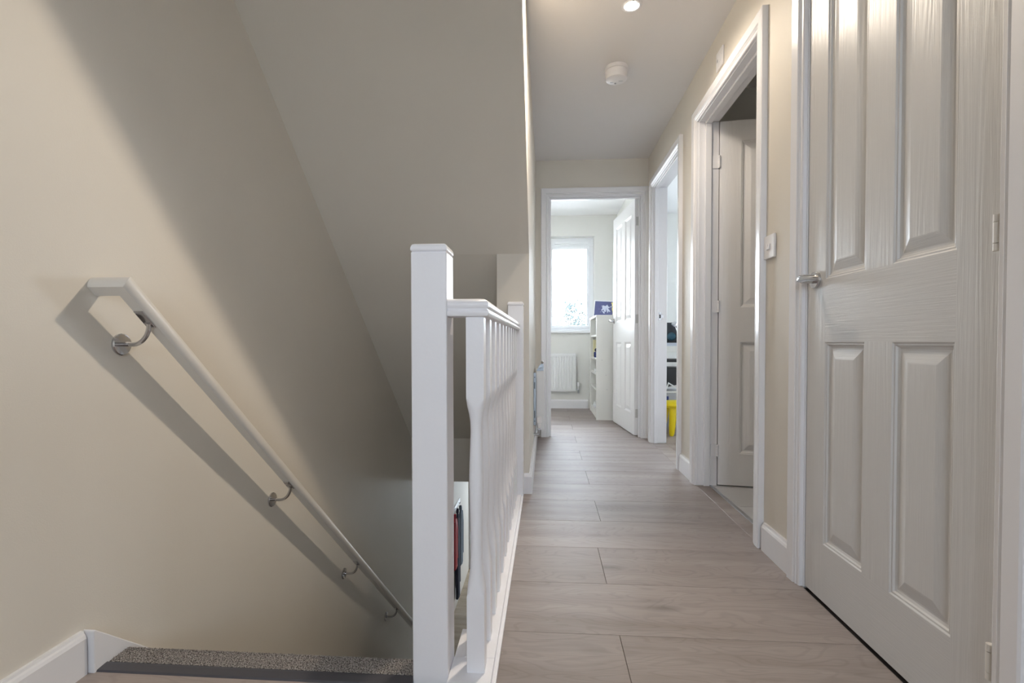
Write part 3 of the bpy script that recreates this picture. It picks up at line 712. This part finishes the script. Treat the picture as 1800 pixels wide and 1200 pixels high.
# ------------------------------------------------------------------ bedroom furniture
bx0, bx1, by0, by1, bh = .500, .800, 4.975, 5.700, 1.035
bc = empty('bookcase', 'white bookcase standing end-on behind the open bedroom door', 'bookcase', (bx0, by0, 0))
Bm = Matrix.Translation((-bx0, -by0, 0))
def part(name, bm, mat, par, inv, **k):
    o = obj(name, bm, mat, par, **k); o.matrix_parent_inverse = inv; return o
part('side_panel', B((bx0, bx1, by0, by0+.02, 0, bh)), LAMIN, bc, Bm, bevel=.001)
part('side_panel', B((bx0, bx1, by1-.02, by1, 0, bh)), LAMIN, bc, Bm, bevel=.001)
part('top_panel', B((bx0-.004, bx1, by0-.002, by1+.002, bh, bh+.018)), LAMIN, bc, Bm, bevel=.001)
part('back_panel', B((bx1-.004, bx1, by0+.02, by1-.02, .05, bh)), LAMIN, bc, Bm)
part('plinth', B((bx0+.01, bx0+.026, by0+.02, by1-.02, 0, .065)), LAMIN, bc, Bm)
for z in (.065, .285, .445, .60):
    part('shelf', B((bx0+.012, bx1-.004, by0+.02, by1-.02, z, z+.018)), LAMIN, bc, Bm, bevel=.001)
part('shelf', B((bx0+.012, bx1-.004, by0+.02, by1-.02, .84, .858)), LAMIN, bc, Bm, bevel=.001)
for (z, y) in ((.47, 5.3), (.3, 5.3)): pass
for y, z in ((.09, .45), (.10, .305), (.05, .60)): part('cam_cover', B((bx0+y, bx0+y+.012, by0-.0008, by0+.001, z, z+.003)), GREYP, bc, Bm)
# picture leaning on top of the bookcase
pf = empty('framed_picture', 'white-framed dark blue picture leaning on top of the bookcase', 'picture', (.505, 5.42, bh+.018))
pf.rotation_euler = (radians(-16), radians(3.5), radians(-10))
obj('picture_frame', B((0, .012, 0, .015, 0, .200), (.288, .30, 0, .015, 0, .200), (.012, .288, 0, .015, 0, .012), (.012, .288, 0, .015, .188, .200)), PVC, pf, bevel=.002)
pr, nt, p = nodes('blue_print_with_pale_splash'); L = nt.links.new
tc = N(nt, 'ShaderNodeTexCoord'); mp = N(nt, 'ShaderNodeMapping'); mp.inputs['Location'].default_value = (-.13, 0, -.10); L(tc.outputs['Object'], mp.inputs['Vector'])
gr = N(nt, 'ShaderNodeVectorMath', operation='LENGTH'); L(mp.outputs[0], gr.inputs[0])
nn = N(nt, 'ShaderNodeTexNoise'); nn.inputs['Scale'].default_value = 34; nn.inputs['Detail'].default_value = 3; L(tc.outputs['Object'], nn.inputs['Vector'])
mr = N(nt, 'ShaderNodeMapRange'); mr.inputs[1].default_value = .02; mr.inputs[2].default_value = .085; mr.inputs[3].default_value = .62; mr.inputs[4].default_value = .25; L(gr.outputs['Value'], mr.inputs[0])
lt = N(nt, 'ShaderNodeMath', operation='LESS_THAN'); L(nn.outputs['Fac'], lt.inputs[0]); L(mr.outputs[0], lt.inputs[1])
mx = N(nt, 'ShaderNodeMix', data_type='RGBA'); mx.inputs['A'].default_value = (.11, .125, .29, 1); mx.inputs['B'].default_value = (.6, .66, .82, 1)
L(lt.outputs[0], mx.inputs['Factor']); L(mx.outputs['Result'], p.inputs['Base Color'])
obj('print', B((.012, .288, .006, .012, .012, .188)), pr, pf)
PYEL = paint('pale_yellow_resin', (.85, .72, .25), .45)
fg = empty('yellow_figurine', 'small yellow figurine in front of the blue picture on the bookcase', 'figurine', (.712, 5.25, bh+.018))
bm = bmesh.new(); lathe(bm, [(.026, 0), (.028, .006), (.016, .02), (.017, .05), (.024, .075), (.022, .09), (.010, .10)], Matrix(), 18); obj('body', bm, PYEL, fg, smooth=True)
bm = bmesh.new(); bmesh.ops.create_uvsphere(bm, u_segments=16, v_segments=10, radius=.024, matrix=Matrix.Translation((0, 0, .115)))
for sx in (-1, 1): bmesh.ops.create_uvsphere(bm, u_segments=10, v_segments=8, radius=.010, matrix=Matrix.Translation((sx*.02, 0, .136)))
obj('head', bm, PYEL, fg, smooth=True)
# things on the shelves
def blob(name, label, cat, loc, pr_, mat, group=None):
    bm = bmesh.new(); lathe(bm, pr_, Matrix(), 16); o = obj(name, bm, mat, smooth=True, loc=loc); return tag(o, label, cat, group)
zt = .618
blob('toy_ball', 'small dark ball on the upper bookcase shelf', 'toy', (.535, 5.33, zt+.060), [(.004, 0), (.014, .006), (.019, .019), (.014, .032), (.004, .038)], NAVYC)
blob('toy_pot', 'small navy pot standing under the dark ball on the bookcase', 'pot', (.535, 5.33, zt), [(.020, 0), (.026, .01), (.027, .045), (.024, .060)], BLUEP)
bm = bmesh.new(); lathe(bm, [(.035, 0), (.042, .004), (.048, .03), (.046, .03), (.04, .008)], Matrix(), 20)
tag(obj('white_bowl', bm, PLASTIC, smooth=True, loc=(.56, 5.36, .463)), 'white bowl on the middle bookcase shelf', 'bowl')
bm = B((0, .15, 0, .22, 0, .012), (.004, .146, .004, .216, .012, .026), (.01, .15, .01, .21, .026, .040))
tag(obj('paper_pile', bm, PVC, bevel=.001, loc=(.518, 5.30, .083)), 'white papers lying on the lowest bookcase shelf', 'papers')
bm = B((0, .03, 0, .05, 0, .055)); tag(obj('black_box', bm, BLACK, bevel=.003, loc=(.56, 5.32, .1235)), 'tiny black box on the papers on the lowest bookcase shelf', 'box')
bm = B((0, .18, 0, .018, 0, .19)); bk = tag(obj('book', bm, YELL, bevel=.002, loc=(.53, 5.62, .618)), 'pale yellow book upright at the far end of the bookcase', 'book')
bk.data.materials[0] = paint('pale_yellow_cover', (.75, .70, .42), .6)

# ------------------------------------------------------------------ study
dx0, dx1, dy0, dy1, dz = 1.00, 1.75, 4.55, 5.30, .745
dk = empty('desk', 'white desk seen through the far right doorway', 'desk', (dx0, dy0, 0)); Dm = Matrix.Translation((-dx0, -dy0, 0))
part('desktop', B((dx0, dx1, dy0, dy1, dz-.055, dz)), LAMIN, dk, Dm, bevel=.002)
for a in (dx0+.02, dx1-.07):
    for b in (dy0+.05, dy1-.07): part('leg', B((a, a+.045, b, b+.045, 0, dz-.055)), LAMIN if a > 1.2 else GREYP, dk, Dm)
part('keyboard_tray', B((dx0+.06, dx1-.1, dy0+.04, dy0+.34, .598, .622)), BLACK, dk, Dm, bevel=.003)['label'] = 'black pull-out tray'
part('leg', B((1.165, 1.185, dy1-.10, dy1-.08, 0, dz-.055)), GREYP, dk, Dm)['label'] = 'slim grey centre leg'
mo = empty('monitor', 'black monitor standing on the white study desk', 'monitor', (1.10, 4.86, dz))
obj('screen', B((-.09, .45, 0, .03, .02, .225)), BLACK, mo, bevel=.004)
obj('stand', B((.14, .22, .01, .025, 0, .05), (.08, .28, -.05, .09, 0, .01)), BLACK, mo, bevel=.002)
lp = empty('desk_lamp', 'small chrome desk lamp in front of the black monitor', 'lamp', (1.20, 4.72, dz))
bm = bmesh.new(); lathe(bm, [(.045, 0), (.045, .008), (.01, .014)], Matrix.Translation((.05, 0, 0)), 24); obj('base', bm, CHROME, lp, smooth=True)
bm = bmesh.new(); sweep(bm, circ(.004, 10), [(.05, 0, .012), (.035, 0, .10), (.005, 0, .19)], upv=Vector((0, 1, 0))); obj('stem', bm, CHROME, lp, smooth=True)
bm = bmesh.new(); lathe(bm, [(.008, .03), (.020, .02), (.030, -.012), (.028, -.012), (.01, .01)], Matrix.Translation((-.002, 0, .20)) @ Matrix.Rotation(radians(35), 4, 'Y'), 24); obj('lamp_shade', bm, CHROME, lp, smooth=True)
bm = bmesh.new(); lathe(bm, [(.004, 0), (.026, .006), (.040, .03), (.026, .054), (.004, .06)], Matrix.Rotation(radians(90), 4, 'X'), 24)
tag(obj('headphones', bm, paint('dark_teal_plastic', (.01, .06, .09), .35), smooth=True, loc=(1.195, 4.84, dz+.09)), 'dark teal rounded ear cup of headphones by the desk lamp', 'headphones')
bm = B((0, .30, 0, .18, 0, .012), (.01, .29, .01, .17, .012, .03)); tag(obj('laptop', bm, paint('silver_lid', (.5, .53, .6), .35), bevel=.003, loc=(1.03, 4.60, dz)), 'closed silver laptop at the front edge of the white desk', 'laptop')
bm = bmesh.new(); prism(bm, [(0, 0), (.42, .10), (.42, .20), (0, .20)], 'y', 0, .30); tag(obj('printer_case', bm, BLACK, bevel=.006, loc=(1.02, 4.62, .345)), 'black sloping equipment case under the desk', 'case')
sb = empty('storage_box', 'grey storage box with a blue label behind the yellow stool', 'box', (.98, 4.60, 0))
obj('body', B((0, .42, 0, .34, 0, .315)), GREYP, sb, bevel=.006); obj('lid', B((-.006, .426, -.006, .346, .315, .332)), PLASTIC, sb, bevel=.004)
obj('label_panel', B((-0.001, .14, -.003, 0, .225, .285)), BLUEP, sb)['label'] = 'blue printed label'
tag(obj('cable_bundle', (lambda bm: (sweep(bm, circ(.006, 8), [(0, 0, 0), (.03, .01, .05), (.07, .0, .02), (.09, .01, .07), (.14, 0, .04)], upv=Vector((0, 1, 0))), bm)[1])(bmesh.new()), PVC, smooth=True, loc=(1.03, 4.60, .335)), 'white cable lying on the storage box', 'cable')
ch = empty('childs_stool', 'bright yellow plastic child\'s stool with thick tapered legs in the study doorway', 'stool', (1.13, 4.29, 0), radians(8))
bm = bmesh.new(); lathe(bm, [(.140, .232), (.158, .236), (.165, .250), (.162, .264), (.140, .272), (.02, .274)], Matrix(), 36); obj('seat', bm, YELL, ch, smooth=True)
for k in range(4):
    a = radians(45+90*k); dxx, dyy = cos(a), sin(a)
    bm = bmesh.new(); rs = []
    for t, r in ((0, .034), (.3, .031), (.7, .026), (.93, .021), (1, .014)):
        z = .242*(1-t); o_ = .110+.038*t
        rs.append([bm.verts.new((dxx*o_+r*cos(q*pi/8), dyy*o_+r*sin(q*pi/8), z)) for q in range(16)])
    for A, Bq in zip(rs, rs[1:]):
        for j in range(16): bm.faces.new((A[j], A[(j+1) % 16], Bq[(j+1) % 16], Bq[j]))
    bm.faces.new(rs[0]); bm.faces.new(rs[-1]); obj('leg', bm, YELL, ch, smooth=True)

# ------------------------------------------------------------------ coats in the lower hall
cb = empty('coat_rack', 'white board of coat hooks on the lower hall wall', 'coat rack', (XL, 5.46, -1.22))
obj('board', B((0, .010, 0, .70, -.03, .03)), PVC, cb, bevel=.003)
for k in range(3):
    bm = bmesh.new(); sweep(bm, circ(.004, 8), [(.008, .2+.2*k, 0), (.024, .2+.2*k, -.01), (.030, .2+.2*k, .012)], upv=Vector((0, 1, 0))); obj('hook', bm, STEEL, cb, smooth=True)
def coat(name, label, y, ztop, zbot, wd, dp, mat, cat='coat'):
    e = empty(name, label, cat, (XL+.012, y, ztop))
    h = ztop-zbot; bm = bmesh.new(); rs = []; n = 28
    for t, a, b in ((0, .10, .30), (.04, .30, .45), (.10, .75, .75), (.18, .95, .95), (.45, .92, 1.0), (.75, 1.0, 1.05), (1, 1.05, 1.0)):
        rs.append([bm.verts.new((dp/2+dp/2*b*cos(q*2*pi/n)*(1+.10*sin(q*5)), wd/2*a*sin(q*2*pi/n)*(1+.05*sin(q*7+t*3)), -h*t)) for q in range(n)])
    for A, Bq in zip(rs, rs[1:]):
        for j in range(n): bm.faces.new((A[j], A[(j+1) % n], Bq[(j+1) % n], Bq[j]))
    bm.faces.new(rs[0]); bm.faces.new(rs[-1]); obj('body', bm, mat, e, smooth=True)
    for sgn in (-1, 1):
        bm = bmesh.new(); sweep(bm, circ(dp*.42, 14), [(dp*.5, sgn*wd*.36, -.10*h), (dp*.55, sgn*wd*.52, -.30*h), (dp*.5, sgn*wd*.56, -.62*h), (dp*.55, sgn*wd*.53, -.86*h)], upv=Vector((1, 0, 0)))
        obj('sleeve', bm, mat, e, smooth=True)
    bm = bmesh.new(); lathe(bm, [(dp*.40, -.03), (dp*.42, .0), (dp*.36, .02), (dp*.2, .026)], Matrix.Translation((dp*.45, 0, -.01)), 16); obj('collar', bm, mat, e, smooth=True)
coat('red_jacket', 'red quilted jacket hanging in the lower hall', 5.665, -1.24, -1.86, .15, .048, REDC, 'jacket')
coat('grey_jacket', 'blue-grey jacket hanging behind the red jacket downstairs', 6.06, -1.27, -1.98, .17, .045, GREYC, 'jacket')
coat('navy_coat', 'long dark navy coat hanging below the red jacket downstairs', 5.86, -1.24, -2.30, .15, .042, NAVYC, 'coat')

# ------------------------------------------------------------------ outside
struct('ground', B((-30, 30, 8.35, 60, -2.7, -2.6), (-30, 30, -40, -2.1, -2.7, -2.6)), BRICKC, 'paved ground outside the house', 'ground')
tr = empty('tree', 'pale washed-out tree outside the bedroom window', 'tree', (1.45, 30.0, -2.6))
tr.scale = (1.2, 1.2, 1.26)
bark = paint('tree_bark', (.20, .16, .13), .9); leafm = paint('grey_green_leaves', (.038, .055, .055), .7)
bm = bmesh.new()
sweep(bm, circ(.12, 10), [(0, 0, 0), (.05, 0, 1.5), (-.03, 0, 2.8), (.02, 0, 3.6)], upv=Vector((0, 1, 0)))
for k in range(7):
    a = k*2.4; sweep(bm, circ(.035, 8), [(0, 0, 2.2+.2*k), (.45*cos(a), .45*sin(a), 2.8+.2*k), (.8*cos(a), .8*sin(a), 3.2+.17*k)], upv=Vector((.1, .2, 1)))
obj('trunk', bm, bark, tr, smooth=True)
bm = bmesh.new()
for i in range(2600):
    a = random.uniform(0, 6.28); k = random.randrange(9); ca = k*2.4
    cc = Vector((.62*cos(ca)*(1 if k < 7 else 0), .62*sin(ca), 2.9+.19*k))
    q = cc+Vector([random.gauss(0, .26) for _ in range(3)]); n = Vector([random.gauss(0, 1) for _ in range(3)]).normalized(); u = n.orthogonal().normalized(); v = n.cross(u); r = random.uniform(.03, .06)
    bm.faces.new([bm.verts.new(q+u*r*1.5), bm.verts.new(q+v*r*.6), bm.verts.new(q-u*r*1.5), bm.verts.new(q-v*r*.6)])
o = obj('foliage', bm, leafm, tr); o['kind'] = 'stuff'
